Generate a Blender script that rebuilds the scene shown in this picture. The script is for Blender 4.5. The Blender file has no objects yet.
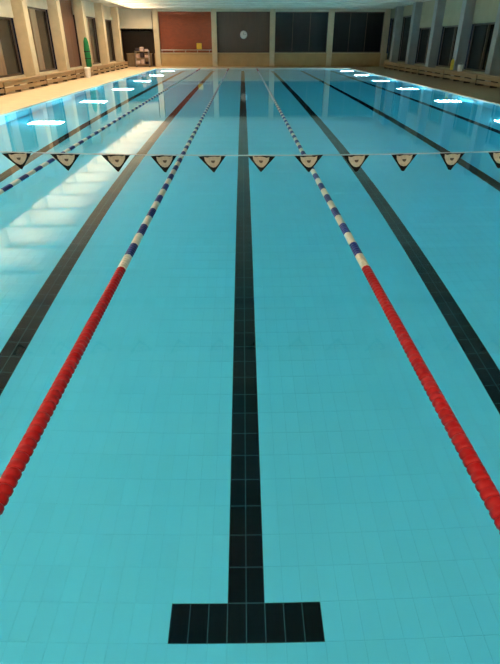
import bpy, math, random
import numpy as np
from mathutils import Vector, Matrix

random.seed(7)
sc = bpy.context.scene
COL = sc.collection

# ------------------------------------------------------------------ camera
F = 499.0
VPX, VPY = 242.6, 42.5
PITCH = math.atan((332 - VPY) / F)
YAW = math.atan((250 - VPX) / math.hypot(F, 332 - VPY))
CAM_Z = 2.0
cam_d = bpy.data.cameras.new('camera')
cam_d.sensor_fit = 'HORIZONTAL'
cam_d.sensor_width = 36.0
cam_d.lens = 36.0 * F / 500.0
cam_d.clip_start = 0.05
cam_d.clip_end = 300
cam = bpy.data.objects.new('camera', cam_d)
COL.objects.link(cam)
cam.location = (0, 0, CAM_Z)
cam.rotation_euler = (math.pi / 2 - PITCH, 0, -YAW)
sc.camera = cam

# ------------------------------------------------------------------ world, exposure
w = bpy.data.worlds.new('night')
sc.world = w
w.use_nodes = True
w.node_tree.nodes['Background'].inputs['Color'].default_value = (0.02, 0.03, 0.05, 1)
w.node_tree.nodes['Background'].inputs['Strength'].default_value = 0.3
sc.view_settings.view_transform = 'Standard'
sc.view_settings.look = 'None'
sc.view_settings.gamma = 1.0
sc.view_settings.use_curve_mapping = False
sc.view_settings.exposure = 0.5
try:
    sc.cycles.use_denoising = True
    sc.cycles.max_bounces = 12
    sc.cycles.transmission_bounces = 12
    sc.cycles.caustics_reflective = True
    sc.cycles.caustics_refractive = True
except Exception:
    pass

PANEL_STRENGTH = 13.0          # warm ceiling panels over the left deck, and the added near-end ones
PANEL_COLOR = (1.0, 0.80, 0.55)
FLOOR_LIGHT_STRENGTH = 110.0     # underwater lights
FLOOR_LIGHT_COLOR = (0.80, 0.96, 1.0)

# ------------------------------------------------------------------ dimensions (metres, water surface z = 0)
XL, XR = -7.65, 9.5            # pool edges
Y0, Y1 = -0.25, 49.75          # pool end walls
DEPTH = 1.84
WL, WR = -11.2, 13.4           # side walls
YF, YB = 53.5, -6.0            # far wall, wall behind the camera
CEIL = 4.6                     # underside of the beams
TOP = 5.5                      # ceiling between the beams
SOFFIT_X = -9.85               # lower soffit over the left side ends here
DECK = 0.03
LANE = 2.5

# ------------------------------------------------------------------ materials
def mat(name):
    m = bpy.data.materials.new(name)
    m.use_nodes = True
    return m, m.node_tree.nodes, m.node_tree.links, m.node_tree.nodes['Principled BSDF']

def simple(name, col, rough=0.6, spec=0.4, var=0.0, scale=3.0, metallic=0.0, bump=0.0):
    m, n, l, p = mat(name)
    p.inputs['Roughness'].default_value = rough
    p.inputs['Specular IOR Level'].default_value = spec
    p.inputs['Metallic'].default_value = metallic
    p.inputs['Base Color'].default_value = (*col, 1)
    if var > 0 or bump > 0:
        tc = n.new('ShaderNodeTexCoord')
        nz = n.new('ShaderNodeTexNoise')
        nz.inputs['Scale'].default_value = scale
        nz.inputs['Detail'].default_value = 5
        l.new(tc.outputs['Object'], nz.inputs['Vector'])
        if var > 0:
            mr = n.new('ShaderNodeMapRange')
            mr.inputs['From Min'].default_value = 0.3
            mr.inputs['From Max'].default_value = 0.7
            mr.inputs['To Min'].default_value = 1 - var
            mr.inputs['To Max'].default_value = 1 + var
            l.new(nz.outputs['Fac'], mr.inputs['Value'])
            mx = n.new('ShaderNodeMix')
            mx.data_type = 'RGBA'
            mx.blend_type = 'MULTIPLY'
            mx.inputs['Factor'].default_value = 1
            mx.inputs['A'].default_value = (*col, 1)
            l.new(mr.outputs['Result'], mx.inputs['B'])
            l.new(mx.outputs['Result'], p.inputs['Base Color'])
        if bump > 0:
            b = n.new('ShaderNodeBump')
            b.inputs['Strength'].default_value = bump
            b.inputs['Distance'].default_value = 0.01
            l.new(nz.outputs['Fac'], b.inputs['Height'])
            l.new(b.outputs['Normal'], p.inputs['Normal'])
    return m

def wood(name, c1, c2, rough=0.5, axis=1):
    m, n, l, p = mat(name)
    tc = n.new('ShaderNodeTexCoord')
    mp = n.new('ShaderNodeMapping')
    s = [14, 14, 14]; s[axis] = 0.7
    mp.inputs['Scale'].default_value = s
    nz = n.new('ShaderNodeTexNoise'); nz.inputs['Scale'].default_value = 1.5; nz.inputs['Detail'].default_value = 6
    cr = n.new('ShaderNodeValToRGB')
    cr.color_ramp.elements[0].position = 0.3; cr.color_ramp.elements[0].color = (*c1, 1)
    cr.color_ramp.elements[1].position = 0.7; cr.color_ramp.elements[1].color = (*c2, 1)
    l.new(tc.outputs['Object'], mp.inputs['Vector']); l.new(mp.outputs['Vector'], nz.inputs['Vector'])
    l.new(nz.outputs['Fac'], cr.inputs['Fac']); l.new(cr.outputs['Color'], p.inputs['Base Color'])
    p.inputs['Roughness'].default_value = rough
    return m

def brick_mat(name, c1, c2, mortar, scale=1.0, rough=0.8):
    m, n, l, p = mat(name)
    tc = n.new('ShaderNodeTexCoord')
    mp = n.new('ShaderNodeMapping')
    mp.inputs['Rotation'].default_value = (math.pi / 2, 0, 0)
    bt = n.new('ShaderNodeTexBrick')
    bt.inputs['Color1'].default_value = (*c1, 1); bt.inputs['Color2'].default_value = (*c2, 1)
    bt.inputs['Mortar'].default_value = (*mortar, 1)
    bt.inputs['Scale'].default_value = scale
    bt.inputs['Mortar Size'].default_value = 0.01
    bt.inputs['Brick Width'].default_value = 0.25; bt.inputs['Row Height'].default_value = 0.08
    l.new(tc.outputs['Object'], mp.inputs['Vector']); l.new(mp.outputs['Vector'], bt.inputs['Vector'])
    l.new(bt.outputs['Color'], p.inputs['Base Color'])
    p.inputs['Roughness'].default_value = rough
    return m

def emit(name, col, s):
    m, n, l, p = mat(name)
    p.inputs['Base Color'].default_value = (*col, 1)
    p.inputs['Emission Color'].default_value = (*col, 1)
    p.inputs['Emission Strength'].default_value = s
    return m

def tile_mat(name, col, var, rough=0.35):
    """glazed tile: tone differs a little from tile to tile (cells of 0.125 x 0.25 m in world metres)"""
    m, n, l, p = mat(name)
    g = n.new('ShaderNodeNewGeometry')
    mp = n.new('ShaderNodeMapping'); mp.vector_type = 'POINT'
    mp.inputs['Location'].default_value = (0, -Y0 / 0.25, 0)
    mp.inputs['Scale'].default_value = (8, 4, 0)
    fl = n.new('ShaderNodeVectorMath'); fl.operation = 'FLOOR'
    wn = n.new('ShaderNodeTexWhiteNoise'); wn.noise_dimensions = '2D'
    l.new(g.outputs['Position'], mp.inputs['Vector']); l.new(mp.outputs['Vector'], fl.inputs[0])
    l.new(fl.outputs['Vector'], wn.inputs['Vector'])
    nz = n.new('ShaderNodeTexNoise'); nz.inputs['Scale'].default_value = 0.5; nz.inputs['Detail'].default_value = 3
    l.new(g.outputs['Position'], nz.inputs['Vector'])
    ad = n.new('ShaderNodeMath'); ad.operation = 'ADD'
    l.new(wn.outputs['Value'], ad.inputs[0]); l.new(nz.outputs['Fac'], ad.inputs[1])
    mr = n.new('ShaderNodeMapRange')
    mr.inputs['From Min'].default_value = 0; mr.inputs['From Max'].default_value = 2
    mr.inputs['To Min'].default_value = 1 - var; mr.inputs['To Max'].default_value = 1 + var
    l.new(ad.outputs['Value'], mr.inputs['Value'])
    mx = n.new('ShaderNodeMix'); mx.data_type = 'RGBA'; mx.blend_type = 'MULTIPLY'
    mx.inputs['Factor'].default_value = 1; mx.inputs['A'].default_value = (*col, 1)
    l.new(mr.outputs['Result'], mx.inputs['B']); l.new(mx.outputs['Result'], p.inputs['Base Color'])
    p.inputs['Roughness'].default_value = rough
    p.inputs['Specular IOR Level'].default_value = 0.03
    return m

M = {}
M['tile'] = tile_mat('turquoise glazed tile', (0.20, 0.745, 0.89), 0.03)
M['grout'] = simple('pale grey green grout', (0.18, 0.70, 0.84), 0.9, 0.0)
M['black_tile'] = tile_mat('black glazed tile', (0.003, 0.006, 0.009), 0.25)
M['dark_grout'] = simple('dark teal grout', (0.075, 0.18, 0.19), 0.9, 0.0)
M['deck'] = simple('cream deck tile', (0.66, 0.48, 0.29), 0.45, 0.4, 0.08, 2.0)
M['coping'] = simple('cream coping stone', (0.68, 0.51, 0.32), 0.5, 0.4, 0.06, 3.0)
M['plaster'] = simple('cream painted plaster', (0.62, 0.54, 0.40), 0.8, 0.2, 0.06, 1.5, bump=0.1)
M['ceiling'] = simple('off white ceiling paint', (0.55, 0.50, 0.41), 0.85, 0.2, 0.05, 0.8)
M['beam'] = simple('white beam paint', (0.70, 0.65, 0.55), 0.85, 0.2, 0.05, 0.8)
M['tan_wall'] = simple('tan plaster', (0.46, 0.30, 0.14), 0.8, 0.2, 0.08, 1.5)
M['grey_pillar'] = simple('grey concrete', (0.34, 0.31, 0.28), 0.75, 0.3, 0.08, 2.0, bump=0.15)  # right pillars: the dim, bluish light there is put into this greyer colour
M['olive_plaster'] = simple('olive grey plaster', (0.36, 0.31, 0.20), 0.8, 0.2, 0.06, 1.5)  # right wall: its dimness is painted in as a darker plaster
M['brown_deck'] = simple('brown deck tile', (0.34, 0.21, 0.11), 0.55, 0.3, 0.08, 2.0)  # right deck and coping: shade of the dim side put into the colour
M['pillar'] = simple('cream concrete', (0.60, 0.47, 0.30), 0.75, 0.3, 0.08, 2.0, bump=0.15)
M['glass'] = simple('dark night window glass', (0.012, 0.014, 0.016), 0.08, 0.5)
M['frame'] = wood('dark brown window frame', (0.06, 0.035, 0.02), (0.11, 0.065, 0.035), axis=2)
M['mullion'] = wood('brown timber mullion', (0.20, 0.12, 0.06), (0.30, 0.19, 0.10), axis=2)
M['bench_wood'] = wood('tan bench boards', (0.26, 0.155, 0.065), (0.40, 0.25, 0.115), axis=1)
M['bench_wood_x'] = wood('tan bench boards across', (0.30, 0.19, 0.09), (0.46, 0.31, 0.16), axis=0)
M['bench_leg'] = simple('dark brown metal', (0.06, 0.04, 0.03), 0.5, 0.5, 0.1, 8)
M['brick'] = brick_mat('red brown brick', (0.28, 0.045, 0.008), (0.22, 0.034, 0.006), (0.15, 0.04, 0.015))
M['dark_wood'] = wood('dark brown wall panelling', (0.055, 0.022, 0.008), (0.09, 0.036, 0.014), axis=2)
M['door'] = wood('red brown door', (0.12, 0.05, 0.025), (0.2, 0.085, 0.045), axis=2)
M['red'] = simple('red plastic float', (0.36, 0.006, 0.008), 0.45, 0.25, 0.08, 6)
M['white'] = simple('white plastic float', (0.78, 0.74, 0.62), 0.4, 0.5, 0.05, 6)
M['blue'] = simple('navy blue plastic float', (0.012, 0.025, 0.20), 0.35, 0.5, 0.08, 6)
M['cable'] = simple('steel cable', (0.35, 0.35, 0.35), 0.4, 0.5, 0.1, 40, metallic=0.8)
M['cord'] = simple('pale cord', (0.55, 0.60, 0.60), 0.7, 0.2, 0.05, 30)
M['flag'] = simple('black pennant cloth', (0.012, 0.011, 0.011), 0.85, 0.1, 0.15, 30)
M['emblem'] = simple('cream printed emblem', (0.62, 0.50, 0.36), 0.85, 0.1, 0.12, 40)
M['steel'] = simple('brushed steel', (0.5, 0.5, 0.5), 0.3, 0.5, 0.05, 20, metallic=1.0)
M['light_frame'] = simple('white lacquered light frame', (0.7, 0.68, 0.62), 0.5, 0.4, 0.03, 5)
M['panel'] = emit('warm lit diffuser', PANEL_COLOR, PANEL_STRENGTH)
M['floor_light'] = emit('underwater lamp lens', FLOOR_LIGHT_COLOR, FLOOR_LIGHT_STRENGTH)
M['green'] = simple('green cloth', (0.015, 0.16, 0.05), 0.8, 0.2, 0.15, 6)
M['yellow'] = simple('yellow plastic', (0.75, 0.48, 0.03), 0.5, 0.4, 0.05, 6)
M['white_paint'] = simple('white plastic', (0.75, 0.72, 0.66), 0.5, 0.4, 0.04, 6)
M['pinkish'] = simple('pale pink towel cloth', (0.60, 0.42, 0.36), 0.9, 0.1, 0.1, 12)
M['dark_cloth'] = simple('dark cloth', (0.05, 0.035, 0.04), 0.9, 0.1, 0.1, 12)
M['black'] = simple('black print', (0.01, 0.01, 0.01), 0.6, 0.3, 0.1, 20)

def water_mat():
    m = bpy.data.materials.new('pool water')
    m.use_nodes = True
    n, l = m.node_tree.nodes, m.node_tree.links
    n.remove(n['Principled BSDF'])
    out = n['Material Output']
    g = n.new('ShaderNodeBsdfGlass')
    g.inputs['Color'].default_value = (1, 1, 1, 1)
    g.inputs['Roughness'].default_value = 0.04
    g.inputs['IOR'].default_value = 1.333
    tc = n.new('ShaderNodeTexCoord')
    nz = n.new('ShaderNodeTexNoise'); nz.inputs['Scale'].default_value = 1.2; nz.inputs['Detail'].default_value = 2
    b = n.new('ShaderNodeBump'); b.inputs['Strength'].default_value = 0.02; b.inputs['Distance'].default_value = 0.02
    l.new(tc.outputs['Object'], nz.inputs['Vector']); l.new(nz.outputs['Fac'], b.inputs['Height'])
    l.new(b.outputs['Normal'], g.inputs['Normal'])
    l.new(g.outputs['BSDF'], out.inputs['Surface'])
    va = n.new('ShaderNodeVolumeAbsorption')
    va.inputs['Color'].default_value = (0.14, 0.86, 0.96, 1)
    va.inputs['Density'].default_value = 0.13
    l.new(va.outputs['Volume'], out.inputs['Volume'])
    return m
M['water'] = water_mat()

# ------------------------------------------------------------------ mesh helpers
class MB:
    def __init__(s):
        s.v = []; s.f = []
    def box(s, x0, x1, y0, y1, z0, z1):
        i = len(s.v)
        s.v += [(x0, y0, z0), (x1, y0, z0), (x1, y1, z0), (x0, y1, z0), (x0, y0, z1), (x1, y0, z1), (x1, y1, z1), (x0, y1, z1)]
        s.f += [tuple(i + k for k in q) for q in ((3, 2, 1, 0), (4, 5, 6, 7), (0, 1, 5, 4), (1, 2, 6, 5), (2, 3, 7, 6), (3, 0, 4, 7))]
        return s
    def bbox(s, x0, x1, y0, y1, z0, z1, c=0.01):
        """box with chamfered edges"""
        i = len(s.v)
        xs, ys, zs = (x0, x1), (y0, y1), (z0, z1)
        idx = {}
        for a in (0, 1):
            for b in (0, 1):
                for d in (0, 1):
                    sx, sy, sz = (1 - 2 * a) * c, (1 - 2 * b) * c, (1 - 2 * d) * c
                    for k, (ox, oy, oz) in enumerate(((0, sy, sz), (sx, 0, sz), (sx, sy, 0))):
                        idx[a, b, d, k] = len(s.v)
                        s.v.append((xs[a] + ox, ys[b] + oy, zs[d] + oz))
        def face(vs):
            pts = [Vector(s.v[q]) for q in vs]
            nrm = (pts[1] - pts[0]).cross(pts[2] - pts[0])
            cen = sum(pts, Vector()) / len(pts)
            mid = Vector(((x0 + x1) / 2, (y0 + y1) / 2, (z0 + z1) / 2))
            s.f.append(tuple(vs) if nrm.dot(cen - mid) > 0 else tuple(reversed(vs)))
        for a in (0, 1):
            face([idx[a, 0, 0, 0], idx[a, 1, 0, 0], idx[a, 1, 1, 0], idx[a, 0, 1, 0]])
            face([idx[0, a, 0, 1], idx[1, a, 0, 1], idx[1, a, 1, 1], idx[0, a, 1, 1]])
            face([idx[0, 0, a, 2], idx[1, 0, a, 2], idx[1, 1, a, 2], idx[0, 1, a, 2]])
            for b in (0, 1):
                face([idx[a, b, 0, 0], idx[a, b, 1, 0], idx[a, b, 1, 1], idx[a, b, 0, 1]])
                face([idx[a, 0, b, 0], idx[a, 1, b, 0], idx[a, 1, b, 2], idx[a, 0, b, 2]])
                face([idx[0, a, b, 1], idx[1, a, b, 1], idx[1, a, b, 2], idx[0, a, b, 2]])
                for d in (0, 1):
                    face([idx[a, b, d, 0], idx[a, b, d, 1], idx[a, b, d, 2]])
        return s
    def tube(s, p0, p1, r0, r1=None, n=10, caps=True):
        r1 = r0 if r1 is None else r1
        p0, p1 = Vector(p0), Vector(p1)
        d = (p1 - p0).normalized()
        u = d.orthogonal().normalized(); v = d.cross(u)
        i = len(s.v)
        for p, r in ((p0, r0), (p1, r1)):
            for k in range(n):
                a = 2 * math.pi * k / n
                s.v.append(tuple(p + (u * math.cos(a) + v * math.sin(a)) * r))
        for k in range(n):
            s.f.append((i + k, i + (k + 1) % n, i + n + (k + 1) % n, i + n + k))
        if caps:
            s.f.append(tuple(i + k for k in reversed(range(n))))
            s.f.append(tuple(i + n + k for k in range(n)))
        return s
    def lathe(s, prof, n=12, axis='z', o=(0, 0, 0)):
        i = len(s.v)
        for (r, h) in prof:
            for k in range(n):
                a = 2 * math.pi * k / n
                c, q = r * math.cos(a), r * math.sin(a)
                p = {'z': (c, q, h), 'y': (q, h, c), 'x': (h, c, q)}[axis]
                s.v.append((p[0] + o[0], p[1] + o[1], p[2] + o[2]))
        m = len(prof)
        for j in range(m - 1):
            for k in range(n):
                s.f.append((i + j * n + k, i + j * n + (k + 1) % n, i + (j + 1) * n + (k + 1) % n, i + (j + 1) * n + k))
        s.f.append(tuple(i + k for k in reversed(range(n))))
        s.f.append(tuple(i + (m - 1) * n + k for k in range(n)))
        return s
    def mesh(s, name, m):
        me = bpy.data.meshes.new(name)
        me.from_pydata(s.v, [], s.f)
        me.materials.append(M[m])
        me.update()
        return me
    def build(s, name, m, parent=None, smooth=False):
        me = s.mesh(name, m)
        if smooth:
            me.shade_smooth()
        return link(name, me, parent)

def link(name, me, parent=None, loc=None):
    o = bpy.data.objects.new(name, me)
    COL.objects.link(o)
    if parent is not None:
        o.parent = parent
    if loc is not None:
        o.location = loc
    return o

def tag(o, label=None, cat=None, group=None, kind=None):
    if label: o['label'] = label
    if cat: o['category'] = cat
    if group: o['group'] = group
    if kind: o['kind'] = kind
    return o

ORD = ['nearest', 'second', 'third', 'fourth', 'fifth', 'sixth', 'seventh', 'eighth', 'ninth', 'tenth', 'eleventh', 'twelfth', 'thirteenth', 'fourteenth',
       'fifteenth', 'sixteenth', 'seventeenth', 'eighteenth', 'nineteenth', 'twentieth', 'twenty-first', 'twenty-second', 'twenty-third', 'twenty-fourth', 'twenty-fifth']
def from_far(k, n):
    k = n - 1 - k
    return 'first' if k == 0 else ORD[k]

def empty(name, loc=(0, 0, 0), rz=0.0):
    o = bpy.data.objects.new(name, None)
    o.empty_display_size = 0.2
    COL.objects.link(o)
    o.location = loc
    o.rotation_euler = (0, 0, rz)
    return o

def copy_tree(o, parent=None):
    c = o.copy()
    COL.objects.link(c)
    c.parent = parent
    for ch in o.children:
        copy_tree(ch, c)
    return c

def struct(o, label=None, cat=None):
    return tag(o, label, cat, None, 'structure')

def apparent(x, y):
    """rough pixel of a point on the pool floor, seen through the surface"""
    hd = math.hypot(x, y)
    lo, hi = 0.0, hd
    for _ in range(40):
        t = (lo + hi) / 2
        si = t / math.hypot(t, CAM_Z)
        r = math.asin(si / 1.333)
        if t + DEPTH * math.tan(r) > hd: hi = t
        else: lo = t
    k = t / max(hd, 1e-6)
    return project(x * k, y * k, 0.0)

CAM_R = cam.rotation_euler.to_matrix()
def project(x, y, z):
    p = CAM_R.transposed() @ (Vector((x, y, z)) - Vector((0, 0, CAM_Z)))
    if p.z >= -0.01: return None
    return (250 + F * p.x / -p.z, 332 - F * p.y / -p.z)

# ------------------------------------------------------------------ the pool basin
b = MB()
b.box(XL - 0.3, XR + 0.3, Y0 - 0.3, Y1 + 0.3, -DEPTH - 0.3, -DEPTH - 0.002)
pool_floor = b.build('pool_floor', 'grout')
struct(pool_floor, 'turquoise tiled pool bottom seen through the water', 'pool floor')
for nm, lab, bx in (('pool_wall_left', 'tiled pool side wall below the left deck', (XL - 0.3, XL, Y0 - 0.3, Y1 + 0.3)),
                    ('pool_wall_right', 'tiled pool side wall below the right deck', (XR, XR + 0.3, Y0 - 0.3, Y1 + 0.3)),
                    ('pool_wall_near', 'tiled pool end wall below the camera', (XL, XR, Y0 - 0.3, Y0)),
                    ('pool_wall_far', 'tiled pool end wall at the far end', (XL, XR, Y1, Y1 + 0.3))):
    struct(MB().box(*bx, -DEPTH - 0.002, -0.01).build(nm, 'tile'), lab, 'pool wall')

TW, TL, TH, G = 0.125, 0.25, 0.002, 0.0016
def tile_quads(cx, cy):
    """arrays of bevelled tiles with centres cx, cy"""
    hx, hy, c = TW / 2 - G, TL / 2 - G, 0.0015
    base = np.array([(-hx, -hy, -TH), (hx, -hy, -TH), (hx, hy, -TH), (-hx, hy, -TH),
                     (-hx + c, -hy + c, 0), (hx - c, -hy + c, 0), (hx - c, hy - c, 0), (-hx + c, hy - c, 0)])
    fc = np.array([(4, 5, 6, 7), (0, 1, 5, 4), (1, 2, 6, 5), (2, 3, 7, 6), (3, 0, 4, 7)])
    n = len(cx)
    v = base[None] + np.stack([cx, cy, np.zeros(n)], 1)[:, None]
    f = fc[None] + (np.arange(n) * 8)[:, None, None]
    return v.reshape(-1, 3), f.reshape(-1, 4)

def np_mesh(name, v, f, m):
    me = bpy.data.meshes.new(name)
    me.vertices.add(len(v)); me.vertices.foreach_set('co', np.ascontiguousarray(v, dtype=np.float32).ravel())
    me.loops.add(f.size); me.loops.foreach_set('vertex_index', np.ascontiguousarray(f, dtype=np.int32).ravel())
    me.polygons.add(len(f)); me.polygons.foreach_set('loop_start', np.arange(0, f.size, f.shape[1], dtype=np.int32))
    me.materials.append(M[m])
    me.update(calc_edges=True)
    me.validate()
    me.shade_flat()
    return me

NX = np.arange(int(round(-7.625 / TW)), int(round(9.5 / TW)))      # columns whose left edge is NX*TW
NY = np.arange(0, 200)
lane_x = [-2, -1, 0, 1, 2, 3]
def is_black(i, j):
    """tile column i (left edge i*TW), row j (from the near wall); returns the lane or None"""
    for ln in lane_x:
        c = ln * 20
        if 8 <= j <= 191:
            if c - 1 <= i <= c: return ln
        if j in (8, 191) and c - 4 <= i <= c + 3: return ln
    return None

black = {ln: [] for ln in lane_x}
teal = []
for j in NY:
    y = Y0 + (j + 0.5) * TL
    for i in NX:
        ln = is_black(i, j)
        x = (i + 0.5) * TW
        (teal if ln is None else black[ln]).append((x, y))

one_teal = None
def tile_parts(pts, limit, parent, m, maxd=60):
    vis = []
    for (x, y) in pts:
        if y > maxd: continue
        p = apparent(x, y)
        if p and -12 < p[0] < 512 and 0 < p[1] < 676:
            vis.append((x * x + y * y, x, y))
    vis.sort()
    chosen = set((x, y) for _, x, y in vis[:limit])
    v, f = tile_quads(np.array([0.0]), np.array([0.0]))
    me = np_mesh('tile', v, f, m)
    for (x, y) in chosen:
        link('tile', me, parent, (x, y, -DEPTH))
    rest = [p for p in pts if p not in chosen]
    a = np.array(rest)
    v, f = tile_quads(a[:, 0], a[:, 1])
    v[:, 2] -= DEPTH
    o = link('tile_field', np_mesh('tile_field', v, f, m), parent)
    o['kind'] = 'stuff'

tile_parts(teal, 300, pool_floor, 'tile', 12)

lane_labels = {
    -2: 'black tiled lane line on the pool bottom nearest the left deck',
    -1: 'black tiled lane line between the two left lane ropes',
    0: 'black tiled lane line with T-shaped end mark in the centre lane',
    1: 'black tiled lane line just right of the right-hand lane rope',
    2: 'black tiled lane line second to the right of the right-hand rope',
    3: 'black tiled lane line on the pool bottom nearest the right deck'}
for ln in lane_x:
    r = empty('lane_line', (0, 0, 0))
    tag(r, lane_labels[ln], 'lane line', 'black lane lines on the pool bottom')
    # dark grout bed just under the black tiles
    c = ln * LANE
    g = MB()
    g.box(c - 0.125, c + 0.125, Y0 + 8 * TL, Y0 + 192 * TL, -DEPTH - 0.0019, -DEPTH - 0.0010)
    for j in (8, 191):
        g.box(c - 0.5, c - 0.125, Y0 + j * TL, Y0 + (j + 1) * TL, -DEPTH - 0.0019, -DEPTH - 0.0010)
        g.box(c + 0.125, c + 0.5, Y0 + j * TL, Y0 + (j + 1) * TL, -DEPTH - 0.0019, -DEPTH - 0.0010)
    g.build('grout_bed', 'dark_grout', r)
    tile_parts(black[ln], {0: 300, -1: 120, 1: 120}.get(ln, 60), r, 'black_tile')

# underwater lights on the bottom beside both side walls
fl_root = None
for side, X in (('left', -6.35), ('right', 8.8)):
    for k in range(8):
        y = 5.4 + 6.0 * k
        if fl_root is None:
            r = empty('underwater_light')
            MB().bbox(-0.54, 0.54, -0.32, 0.32, 0, 0.03, 0.008).build('housing', 'steel', r)
            MB().bbox(-0.50, 0.50, -0.28, 0.28, 0.03, 0.06, 0.006).build('lens', 'floor_light', r)
            fl_root = r
        else:
            r = copy_tree(fl_root)
        r.location = (X, y, -DEPTH)
        tag(r, f'{from_far(k, 8)} glowing underwater light from the far end along the {side} pool side',
            'pool light', f'underwater lights along the {side} side')

# ------------------------------------------------------------------ water
wm = MB().box(XL - 0.002, XR + 0.002, Y0 - 0.002, Y1 + 0.002, -DEPTH - 0.006, 0.0).build('pool_water', 'water')
tag(wm, 'calm clear turquoise water filling the swimming pool', 'water', None, 'stuff')

# ------------------------------------------------------------------ deck, coping
d = MB()
d.box(WL, XL - 0.35, YB, YF, -0.3, DECK)
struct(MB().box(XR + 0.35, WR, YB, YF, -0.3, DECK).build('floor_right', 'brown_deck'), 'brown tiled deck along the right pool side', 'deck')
d.box(XL - 0.35, XR + 0.35, Y1 + 0.35, YF, -0.3, DECK)
d.box(XL - 0.35, XR + 0.35, YB, Y0 - 0.35, -0.3, DECK)
struct(d.build('floor', 'deck'), 'cream tiled deck along the left side and pool ends', 'deck')
for nm, lab, bx in (('trim_1', 'cream coping along the left pool edge', (XL - 0.35, XL, Y0 - 0.35, Y1 + 0.35)),
                    ('trim_2', 'brown coping along the right pool edge', (XR, XR + 0.35, Y0 - 0.35, Y1 + 0.35)),
                    ('trim_3', 'cream coping along the far pool edge', (XL, XR, Y1, Y1 + 0.35)),
                    ('trim_4', 'cream coping along the near pool edge', (XL, XR, Y0 - 0.35, Y0))):
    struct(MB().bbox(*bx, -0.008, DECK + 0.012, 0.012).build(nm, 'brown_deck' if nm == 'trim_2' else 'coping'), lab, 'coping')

# ------------------------------------------------------------------ walls, ceiling
T = 0.4
struct(MB().box(SOFFIT_X, WR + 1.5, YB - T, YF + 1.5, TOP, TOP + 0.3).build('ceiling', 'ceiling'), 'off-white ceiling between the deep cross beams', 'ceiling')
struct(MB().box(WL - 1.5, SOFFIT_X, YB - T, YF + 1.5, CEIL, TOP + 0.3).build('soffit', 'ceiling'), 'flat lower soffit above the left deck', 'soffit')
struct(MB().box(WR, WR + 1.5, YB - T, YF + 1.5, CEIL, TOP).build('soffit', 'ceiling'), 'flat soffit above the right windows', 'soffit')
struct(MB().box(SOFFIT_X, WR, YF, YF + 0.5, CEIL, TOP).build('wall_far_top', 'plaster'), 'cream wall strip above the far beam', 'wall')
BEAM_Y = [17.7 + 2.47 * k for k in range(-9, 15)]
for k, y in enumerate(BEAM_Y):
    o = MB().bbox(SOFFIT_X, WR, y, y + 0.25, CEIL, TOP, 0.01).build('ceiling_beam', 'beam')
    tag(o, f'{from_far(k, len(BEAM_Y))} deep off-white ceiling beam from the far wall', 'beam', 'cross beams of the ceiling', 'structure')
struct(MB().box(WL - 1, WR + 1, YB - T, YB, -0.3, TOP).build('wall_near', 'plaster'), 'cream end wall behind the camera', 'wall')

LEFT_P = [29.3 + 5.35 * k for k in range(-7, 5)]
RIGHT_P = [34.4 + 5.0 * k for k in range(-8, 4)]
SILL = 0.56
def side_wall(side, X, ys, tops, names):
    s = -1 if side == 'left' else 1
    x0, x1 = (X - T, X) if s < 0 else (X, X + T)
    wall = MB()
    wall.box(x0, x1, YB, YF + 0.6, -0.3, SILL)
    edges = [YB] + ys + [YF + 0.05]
    for a in range(len(edges) - 1):
        t = tops(a)
        if t < CEIL - 0.02:
            wall.box(x0, x1, edges[a], edges[a + 1], t, CEIL)
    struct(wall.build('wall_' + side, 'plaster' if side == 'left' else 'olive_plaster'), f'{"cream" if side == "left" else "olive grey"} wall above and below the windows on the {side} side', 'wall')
    for k, y in enumerate(ys):
        # pillars stand proud of the wall
        px0, px1 = (X - 0.05, X + 0.55) if s < 0 else (X - 0.55, X + 0.05)
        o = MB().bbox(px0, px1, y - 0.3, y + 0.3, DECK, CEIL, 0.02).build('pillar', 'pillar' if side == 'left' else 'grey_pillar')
        tag(o, f'{from_far(k, len(ys))} square {"cream" if side == "left" else "grey"} pillar from the far end along the {side} wall', 'pillar', f'pillars of the {side} wall', 'structure')
    for a in range(len(edges) - 1):
        ya, yb = edges[a] + 0.28, edges[a + 1] - 0.28
        if yb - ya < 1.0: continue
        t = tops(a)
        xm = (x0 + x1) / 2
        r = empty(f'window_{len(names) + 1}', (xm, (ya + yb) / 2, SILL))
        names.append(1)
        h = t - SILL; L = (yb - ya) / 2
        if t > CEIL - 0.2:
            tag(r, 'tall red-brown timber door leaf filling the bay by the green roll', 'door', None, 'structure')
            for q in range(4):
                y0_ = -L + q * (2 * L / 4)
                MB().bbox(-0.05, 0.05, y0_ + 0.01, y0_ + 2 * L / 4 - 0.01, 0, h, 0.01).build('plank', 'door', r)
            continue
        tag(r, f'{from_far(a, len(edges) - 1)} dark window bay from the far end of the {side} wall', 'window', f'windows of the {side} wall', 'structure')
        f = MB()
        f.box(-0.06, 0.06, -L, -L + 0.12, 0, h); f.box(-0.06, 0.06, L - 0.12, L, 0, h)
        f.box(-0.06, 0.06, -L + 0.12, L - 0.12, 0, 0.1); f.box(-0.06, 0.06, -L + 0.12, L - 0.12, h - 0.1, h)
        f.build('window_frame', 'frame', r)
        mw = 0.42 if side == 'left' else 0.05
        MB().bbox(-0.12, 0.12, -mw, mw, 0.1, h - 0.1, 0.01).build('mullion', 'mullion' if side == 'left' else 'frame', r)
        for q in (-1, 1):
            ya_, yb_ = sorted((q * mw, q * (L - 0.12)))
            MB().box(-0.012, 0.012, ya_, yb_, 0.1, h - 0.1).build('pane', 'glass', r)

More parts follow.
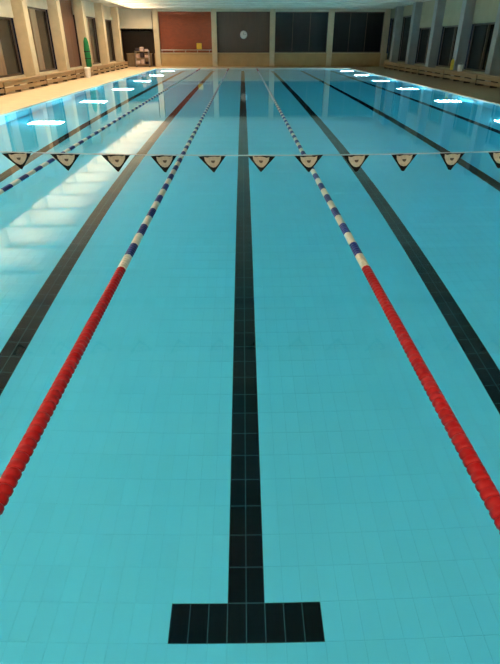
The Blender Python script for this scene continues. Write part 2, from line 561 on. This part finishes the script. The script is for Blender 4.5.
names = []
def tops_left(a):
    yc = ([YB] + LEFT_P)[a]
    if abs(yc - (29.3 + 5.35)) < 1: return CEIL - 0.02
    if yc < 29.0: return 3.05
    return 3.65
side_wall('left', WL, LEFT_P, tops_left, names)
side_wall('right', WR, RIGHT_P, lambda a: 2.95 if ([YB] + RIGHT_P)[a] < 43 else 3.9, names)

# far wall: low cream wall, pillars, panels in between, beam on top
FP = [-7.9, -2.6, 2.75, 8.1, 13.2]
wf = MB()
struct(MB().box(XL - 0.6, WR + 0.5, YF, YF + 0.5, -0.3, 1.12).build('wall_far_base', 'tan_wall'), 'tan low wall under the far panels and windows', 'wall')
wf.box(WL - 0.4, XL - 0.6, YF, YF + 0.5, 2.9, CEIL)
wf.box(XL - 0.6, WR + 0.5, YF - 0.05, YF + 0.5, 4.42, CEIL)
struct(wf.build('wall_far', 'plaster'), 'cream top beam and lintel of the far end wall', 'wall')
struct(MB().bbox(XL - 0.5, WR, YF - 0.12, YF + 0.1, 1.12, 1.18, 0.01).build('trim_5', 'pillar'), 'cream ledge along the far low wall', 'ledge')
for k, x in enumerate(FP):
    o = MB().bbox(x - 0.24, x + 0.24, YF - 0.2, YF + 0.3, DECK, CEIL, 0.02).build('pillar', 'pillar')
    tag(o, ['far-wall pillar beside the dark doorway', 'far-wall pillar right of the red-brown brick panel', 'far-wall pillar right of the round clock panel',
            'far-wall pillar between the two dark windows', 'far-wall pillar in the right-hand corner'][k], 'pillar', 'pillars of the far wall', 'structure')
infill = [('brick', 'brick_panel', 'red-brown brick panel in the far wall with a yellow sign', 'wall panel'),
          ('dark_wood', 'wood_panel', 'dark brown panelled bay in the far wall with a pale clock', 'wall panel')]
for k, (m, nm, lab, cat) in enumerate(infill):
    o = MB().box(FP[k] + 0.2, FP[k + 1] - 0.2, YF + 0.2, YF + 0.4, 1.12, 4.45).build(nm, m)
    struct(o, lab, cat)
for k in (2, 3):
    x0, x1 = FP[k] + 0.2, FP[k + 1] - 0.2
    r = empty(f'window_{len(names) + 1}', ((x0 + x1) / 2, YF + 0.3, 1.18)); names.append(1)
    struct(r, ['black night window in the far wall beside the clock panel', 'black night window in the far wall by the right corner'][k - 2], 'window')
    L = (x1 - x0) / 2; h = 4.42 - 1.18
    f = MB()
    f.box(-L, L, -0.05, 0.05, 0, 0.08); f.box(-L, L, -0.05, 0.05, h - 0.08, h)
    f.box(-L, -L + 0.08, -0.05, 0.05, 0.08, h - 0.08); f.box(L - 0.08, L, -0.05, 0.05, 0.08, h - 0.08)
    f.build('window_frame', 'frame', r)
    for q in range(3):
        xa = -L + 0.08 + q * (2 * L - 0.16) / 3
        xb = xa + (2 * L - 0.16) / 3
        MB().box(xa + 0.02, xb - 0.02, -0.012, 0.012, 0.08, h - 0.08).build('pane', 'glass', r)
        if q: MB().box(xa - 0.02, xa + 0.02, -0.04, 0.04, 0.08, h - 0.08).build('mullion', 'frame', r)
# dark doorway recess in the far left corner
a = MB()
a.box(WL - 0.4, XL - 0.6, YF + 2.4, YF + 2.6, -0.3, 2.9)
a.box(WL - 0.6, WL - 0.4, YF, YF + 2.6, -0.3, 2.9)
a.box(XL - 0.6, XL - 0.4, YF + 0.5, YF + 2.6, -0.3, 2.9)
a.box(WL - 0.4, XL - 0.6, YF, YF + 2.6, 2.9, 3.1)
a.box(WL - 0.4, XL - 0.6, YF, YF + 2.6, -0.3, DECK)
struct(a.build('doorway_recess', 'dark_wood'), 'dark doorway recess in the far left corner', 'doorway')

r = empty('counter', (-9.8, YF + 0.9, DECK))
tag(r, 'brown front desk inside the dark far left doorway', 'desk')
MB().bbox(-1.15, 1.15, -0.2, 0.2, 0.0, 1.02, 0.01).build('desk_body', 'mullion', r)
MB().bbox(-1.2, 1.2, -0.26, 0.26, 1.02, 1.08, 0.01).build('desk_top', 'bench_wood_x', r)
# handrail in front of the brick panel
r = empty('handrail', (FP[0] + 0.3, YF - 0.16, 1.18))
tag(r, 'pale metal rail on the ledge below the red-brown brick panel', 'rail')
MB().tube((0, 0, 0.22), (4.7, 0, 0.22), 0.03, n=8).build('rail_bar', 'steel', r)
for q in range(5):
    MB().tube((0.1 + q * 1.1, 0, 0), (0.1 + q * 1.1, 0, 0.22), 0.018, n=6).build('rail_post', 'steel', r)

# ------------------------------------------------------------------ ceiling lights in one row over the left deck, plus added ones over the near end
proto = None
spots = [(-8.95, y + 1.14, f'{from_far(k, len(BEAM_Y) - 1)} warm ceiling light from the far end above the left deck', 'ceiling lights above the left deck') for k, y in enumerate(BEAM_Y[:-1])]
spots += [(x, y + 1.14, f'warm ceiling light between beams over the near pool end, {w_}', 'ceiling lights above the near pool end') for x, w_ in ((-4.0, 'left'), (0.6, 'middle'), (5.2, 'right')) for y in BEAM_Y[1:2]]  # unseen panels added to brighten the near pool floor and pennants
for (x, y, lab, grp) in spots:
    if proto is None:
        r = empty('ceiling_light')
        MB().bbox(-0.86, 0.86, -0.82, 0.82, 0.0, 0.06, 0.01).build('light_frame', 'light_frame', r)
        MB().bbox(-0.82, 0.82, -0.78, 0.78, -0.03, 0.0, 0.008).build('diffuser', 'panel', r)
        proto = r
    else:
        r = copy_tree(proto)
    r.location = (x, y, TOP - 0.06)
    tag(r, lab, 'ceiling light', grp)

# ------------------------------------------------------------------ benches along both side walls
def bench(side, X0, X1, ya, yb):
    """X0 front edge, X1 back edge"""
    L = yb - ya
    s = 1 if X1 > X0 else -1
    D = abs(X1 - X0)
    r = empty('bench', (X0, (ya + yb) / 2, DECK))
    n = 4
    for q in range(n):
        a0 = q * D / n + (0.0 if q else -0.02); a1 = (q + 1) * D / n - 0.02
        x0, x1 = sorted((s * a0, s * a1))
        MB().bbox(x0, x1, -L / 2 + 0.02, L / 2 - 0.02, 0.47, 0.52, 0.008).build('seat_board', 'bench_wood', r)
    for z0, z1 in ((0.31, 0.465), (0.10, 0.26)):
        x0, x1 = sorted((s * 0.0, s * 0.04))
        MB().bbox(x0, x1, -L / 2 + 0.05, L / 2 - 0.05, z0, z1, 0.006).build('front_board', 'bench_wood', r)
    for q in (-1, -0.33, 0.33, 1):
        x0, x1 = sorted((s * 0.05, s * (D - 0.05)))
        yq = q * (L / 2 - 0.1)
        MB().bbox(x0, x1, yq - 0.05, yq + 0.05, 0, 0.47, 0.01).build('leg', 'bench_leg', r)
    return r
for side, X0, X1, ys in (('left', -10.25, -11.15 + 0.0, LEFT_P), ('right', 12.35, 13.35, RIGHT_P)):
    for k in range(len(ys) - 1):
        if ys[k] < 8: continue
        # benches sit in front of the pillars' faces
        x1 = X1 + (0.55 if side == 'left' else -0.55)
        o = bench(side, X0, x1, ys[k] + 0.02, ys[k + 1] - 0.02)
        tag(o, f'{from_far(k, len(ys) - 1)} long tan bench from the far end along the {side} wall', 'bench', f'benches along the {side} wall')

# ------------------------------------------------------------------ lane ropes
PITCH_F = 0.115
prof = [(0.020, -0.057), (0.043, -0.055), (0.050, -0.043), (0.050, -0.014), (0.044, -0.005), (0.044, 0.005), (0.050, 0.014), (0.050, 0.043), (0.043, 0.055), (0.020, 0.057)]
float_me = {}
for c in ('red', 'white', 'blue'):
    me = MB().lathe(prof, 10, 'y').mesh('float_disc', c)
    me.shade_smooth()
    float_me[c] = me
def rope(x, label):
    r = empty('lane_rope', (x, Y0, -0.008))
    tag(r, label, 'lane rope', 'floating lane ropes')
    L = Y1 - Y0
    MB().tube((0, 0.0, 0), (0, L, 0), 0.006, n=6).build('cable', 'cable', r)
    for yy in (0.0, L):
        q = 0.0 if yy == 0 else -0.08
        MB().tube((0, yy + q, 0), (0, yy + q + 0.08, 0), 0.02, n=8).build('wall_hook', 'steel', r)
    n = int((L - 0.3) / PITCH_F)
    items = []
    for k in range(n):
        y = 0.15 + (k + 0.5) * PITCH_F
        if y < 5.0 or y > L - 5.0: c = 'red'
        else: c = 'white' if int((y - 5.0) / 0.345) % 2 == 0 else 'blue'
        p = project(x, y + Y0, 0)
        vis = p is not None and -15 < p[0] < 515 and p[1] < 680
        items.append((not vis, y, c))
    items.sort()
    for (_, y, c) in items[:300]:
        o = link('float_disc', float_me[c], r, (0, y, 0))
    rest = items[300:]
    for c in ('red', 'white', 'blue'):
        mb = MB()
        for (_, y, cc) in rest:
            if cc == c: mb.lathe(prof, 8, 'y', (0, y, 0))
        if mb.v:
            o = mb.build('float_run', c, r, smooth=True)
            o['kind'] = 'stuff'
rope(-3.75, 'blue and white lane rope nearest the left deck')
rope(-1.25, 'lane rope with red near end on the left of the centre lane')
rope(1.25, 'lane rope with red near end on the right of the centre lane')

# ------------------------------------------------------------------ backstroke flag line
FY = 4.9
def cord_z(x): return 1.08 + 0.0062 * (x - 0.2) ** 2
line = empty('flag_line', (0, FY, 0))
tag(line, 'string of black pennants with cream emblems hung across the pool', 'flag line')
PX0, PX1 = XL - 0.6, XR + 0.6
c = MB()
N = 72
for k in range(N):
    xa = PX0 + (PX1 - PX0) * k / N; xb = PX0 + (PX1 - PX0) * (k + 1) / N
    c.tube((xa, 0, cord_z(xa)), (xb, 0, cord_z(xb)), 0.006, n=6, caps=False)
c.build('cord', 'cord', line)
PH = 0.155
def pennant_mesh():
    """hanging triangular cloth with a folded hem; slightly curved"""
    m = MB()
    W, H, th = 0.13, PH, 0.0025
    rows = 6; cols = 6
    def pt(u, v, side):
        half = W * (1 - v) + 0.004
        x = (u - 0.5) * 2 * half
        y = 0.012 * math.sin(u * 5 + 0.6) * (0.3 + v) + side * th
        return (x, y, -v * H)
    for side in (-1, 1):
        i = len(m.v)
        for r_ in range(rows + 1):
            for c_ in range(cols + 1):
                m.v.append(pt(c_ / cols, r_ / rows, side))
        for r_ in range(rows):
            for c_ in range(cols):
                q = (i + r_ * (cols + 1) + c_, i + r_ * (cols + 1) + c_ + 1, i + (r_ + 1) * (cols + 1) + c_ + 1, i + (r_ + 1) * (cols + 1) + c_)
                m.f.append(q if side > 0 else tuple(reversed(q)))
    n1 = (rows + 1) * (cols + 1)
    ring = [c_ for c_ in range(cols + 1)] + [r_ * (cols + 1) + cols for r_ in range(1, rows + 1)] + \
           [rows * (cols + 1) + c_ for c_ in reversed(range(cols))] + [r_ * (cols + 1) for r_ in reversed(range(1, rows))]
    for k in range(len(ring)):
        a_, b_ = ring[k], ring[(k + 1) % len(ring)]
        m.f.append((a_, b_, n1 + b_, n1 + a_))
    return m
def emblem_mesh(pts, off):
    m = MB()
    for side in (-1, 1):
        i = len(m.v)
        n = len(pts)
        for d_ in (0.0035, off):
            for (x, z) in pts:
                v_ = -z / PH
                half = 0.13 * (1 - v_) + 0.004
                u_ = 0.5 + x / (2 * half)
                y = 0.012 * math.sin(u_ * 5 + 0.6) * (0.3 + v_)
                m.v.append((x, y + side * d_, z))
        m.f.append(tuple(i + n + k for k in (range(n) if side < 0 else reversed(range(n)))))
        for k in range(n):
            q = (i + k, i + (k + 1) % n, i + n + (k + 1) % n, i + n + k)
            m.f.append(q if side < 0 else tuple(reversed(q)))
    return m
pen_me = pennant_mesh().mesh('pennant', 'flag')
pen_me.shade_smooth()
# cream face-like shield with ears
face = [(-0.080, -0.008), (-0.052, -0.016), (-0.022, -0.010), (0.022, -0.010), (0.052, -0.016), (0.080, -0.008),
        (0.074, -0.040), (0.056, -0.070), (0.040, -0.088), (0.022, -0.104), (0, -0.110), (-0.022, -0.104), (-0.040, -0.088), (-0.056, -0.070), (-0.074, -0.040)]
emb_me = emblem_mesh(face, 0.0055).mesh('emblem', 'emblem')
nose = [(-0.020, -0.044), (0.020, -0.044), (0.014, -0.062), (0, -0.070), (-0.014, -0.062)]
mark_me = emblem_mesh(nose, 0.0075).mesh('emblem_mark', 'frame')
x = 0.165 - 0.455 * 18
while x < PX1 - 0.2:
    if x > PX0 + 0.2:
        o = link('pennant', pen_me, line, (x + random.uniform(-0.01, 0.01), 0, cord_z(x) - 0.002))
        o.rotation_euler = (random.uniform(-0.12, 0.12), random.uniform(-0.05, 0.05), random.uniform(-0.3, 0.3) + (0.25 if x < -0.6 else 0))
        e = link('emblem', emb_me, o)
        link('emblem_mark', mark_me, o)
    x += 0.455
for sx in (PX0, PX1):
    r = empty('flag_post', (sx, FY, DECK))
    tag(r, f'steel post holding the pennant line on the {"left" if sx < 0 else "right"} deck', 'post', 'pennant line posts')
    top = cord_z(sx)
    MB().lathe([(0.12, 0), (0.12, 0.015), (0.05, 0.03)], 14).build('base_plate', 'steel', r)
    MB().tube((0, 0, 0.02), (0, 0, top), 0.024, n=12).build('pole', 'steel', r)
    MB().lathe([(0.03, top), (0.034, top + 0.02), (0.012, top + 0.04)], 12).build('cap', 'steel', r)

# ------------------------------------------------------------------ small things
# yellow sign on the brick panel, clock on the dark panel
r = empty('wall_sign', (-4.05, YF + 0.19, 1.45))
tag(r, 'small square yellow sign on the red-brown brick panel', 'sign')
MB().bbox(-0.24, 0.24, -0.03, 0, 0, 0.5, 0.008).build('sign_board', 'yellow', r)
MB().bbox(-0.27, 0.27, -0.02, 0.005, -0.03, 0.53, 0.005).build('sign_rim', 'frame', r)
r = empty('wall_clock', (0.1, YF + 0.19, 2.62))
tag(r, 'round pale clock on the dark brown panel at the far end', 'clock')
MB().lathe([(0.34, 0), (0.34, -0.05), (0.30, -0.06)], 24, 'y').build('clock_rim', 'steel', r)
MB().lathe([(0.29, -0.055), (0.29, -0.064)], 24, 'y').build('clock_face', 'white_paint', r)
MB().box(-0.012, 0.012, -0.072, -0.066, 0, 0.17).build('clock_hand', 'black', r)
MB().box(0, 0.22, -0.072, -0.066, -0.01, 0.01).build('clock_hand', 'black', r)

# green roll standing on the bench in front of the third left pillar
r = empty('rolled_mat', (-10.45, 38.6, DECK + 0.52))
tag(r, 'tall green rolled mat standing upright by a left pillar', 'mat')
MB().lathe([(0.10, 0), (0.19, 0.04), (0.21, 0.5), (0.20, 1.0), (0.16, 1.5), (0.08, 1.72), (0.04, 1.75)], 12).build('roll', 'green', r, smooth=True)
for z in (0.5, 0.9):
    MB().lathe([(0.214, z), (0.218, z + 0.02), (0.214, z + 0.05)], 12).build('strap', 'black', r)
r = empty('bin', (-10.0, 36.4, DECK))
tag(r, 'small white bin in front of the left bench beside the green roll', 'bin')
MB().lathe([(0.16, 0), (0.20, 0.5), (0.21, 0.52)], 14).build('bin_body', 'white_paint', r, smooth=False)
MB().lathe([(0.22, 0.52), (0.22, 0.55), (0.12, 0.60)], 14).build('bin_lid', 'white_paint', r)

# trolley with towels by the far left doorway
r = empty('towel_trolley', (-9.2, 52.4, DECK))
tag(r, 'trolley with pale pink and dark towels by the far left doorway', 'trolley')
for sx in (-0.6, 0.6):
    for sy in (-0.25, 0.25):
        MB().tube((sx, sy, 0.08), (sx, sy, 1.35), 0.02, n=8).build('upright', 'steel', r)
        MB().lathe([(0.05, -0.02), (0.06, 0), (0.05, 0.02)], 10, 'x', (sx, sy, 0.06)).build('caster', 'black', r)
for z in (0.2, 0.72, 1.25):
    MB().bbox(-0.62, 0.62, -0.27, 0.27, z, z + 0.03, 0.008).build('shelf', 'bench_wood_x', r)
k = 0
for z in (0.23, 0.75, 1.28):
    for q, xx in enumerate((-0.42, 0.0, 0.4)):
        m = 'pinkish' if (q + k) % 3 != 2 else 'dark_cloth'
        hh = (0.30, 0.42, 0.22)[q] * (1 if z < 1.2 else 0.8)
        o = MB().bbox(-0.17, 0.17, -0.2, 0.2, 0, hh, 0.05).build('folded_towels', m)
        o.location = (-9.2 + xx, 52.4, DECK + z)
        tag(o, f"{'pale pink' if m == 'pinkish' else 'dark'} towel stack {('on the left', 'in the middle', 'on the right')[q]} of the trolley's {('bottom', 'middle', 'top')[k]} shelf", 'towels', 'towels on the trolley')
    k += 1

# yellow rescue float and white bucket on the right bench
r = empty('rescue_float', (12.65, 34.0, DECK + 0.52))
tag(r, 'small upright yellow rescue float on the right bench near a pillar', 'rescue float')
MB().lathe([(0.05, 0), (0.10, 0.05), (0.10, 0.5), (0.05, 0.58), (0.02, 0.6)], 12).build('float_body', 'yellow', r, smooth=True)
MB().tube((0, 0, 0.58), (0.02, 0, 0.68), 0.012, n=6).build('loop', 'black', r)
r = empty('bucket', (12.62, 32.6, DECK + 0.52))
tag(r, 'small white bucket on the right bench beside a pillar', 'bucket')
MB().lathe([(0.12, 0), (0.16, 0.32), (0.165, 0.34)], 14).build('bucket_body', 'white_paint', r)
MB().tube((-0.16, 0, 0.33), (0, 0, 0.48), 0.008, n=6).tube((0, 0, 0.48), (0.16, 0, 0.33), 0.008, n=6).build('handle', 'steel', r)
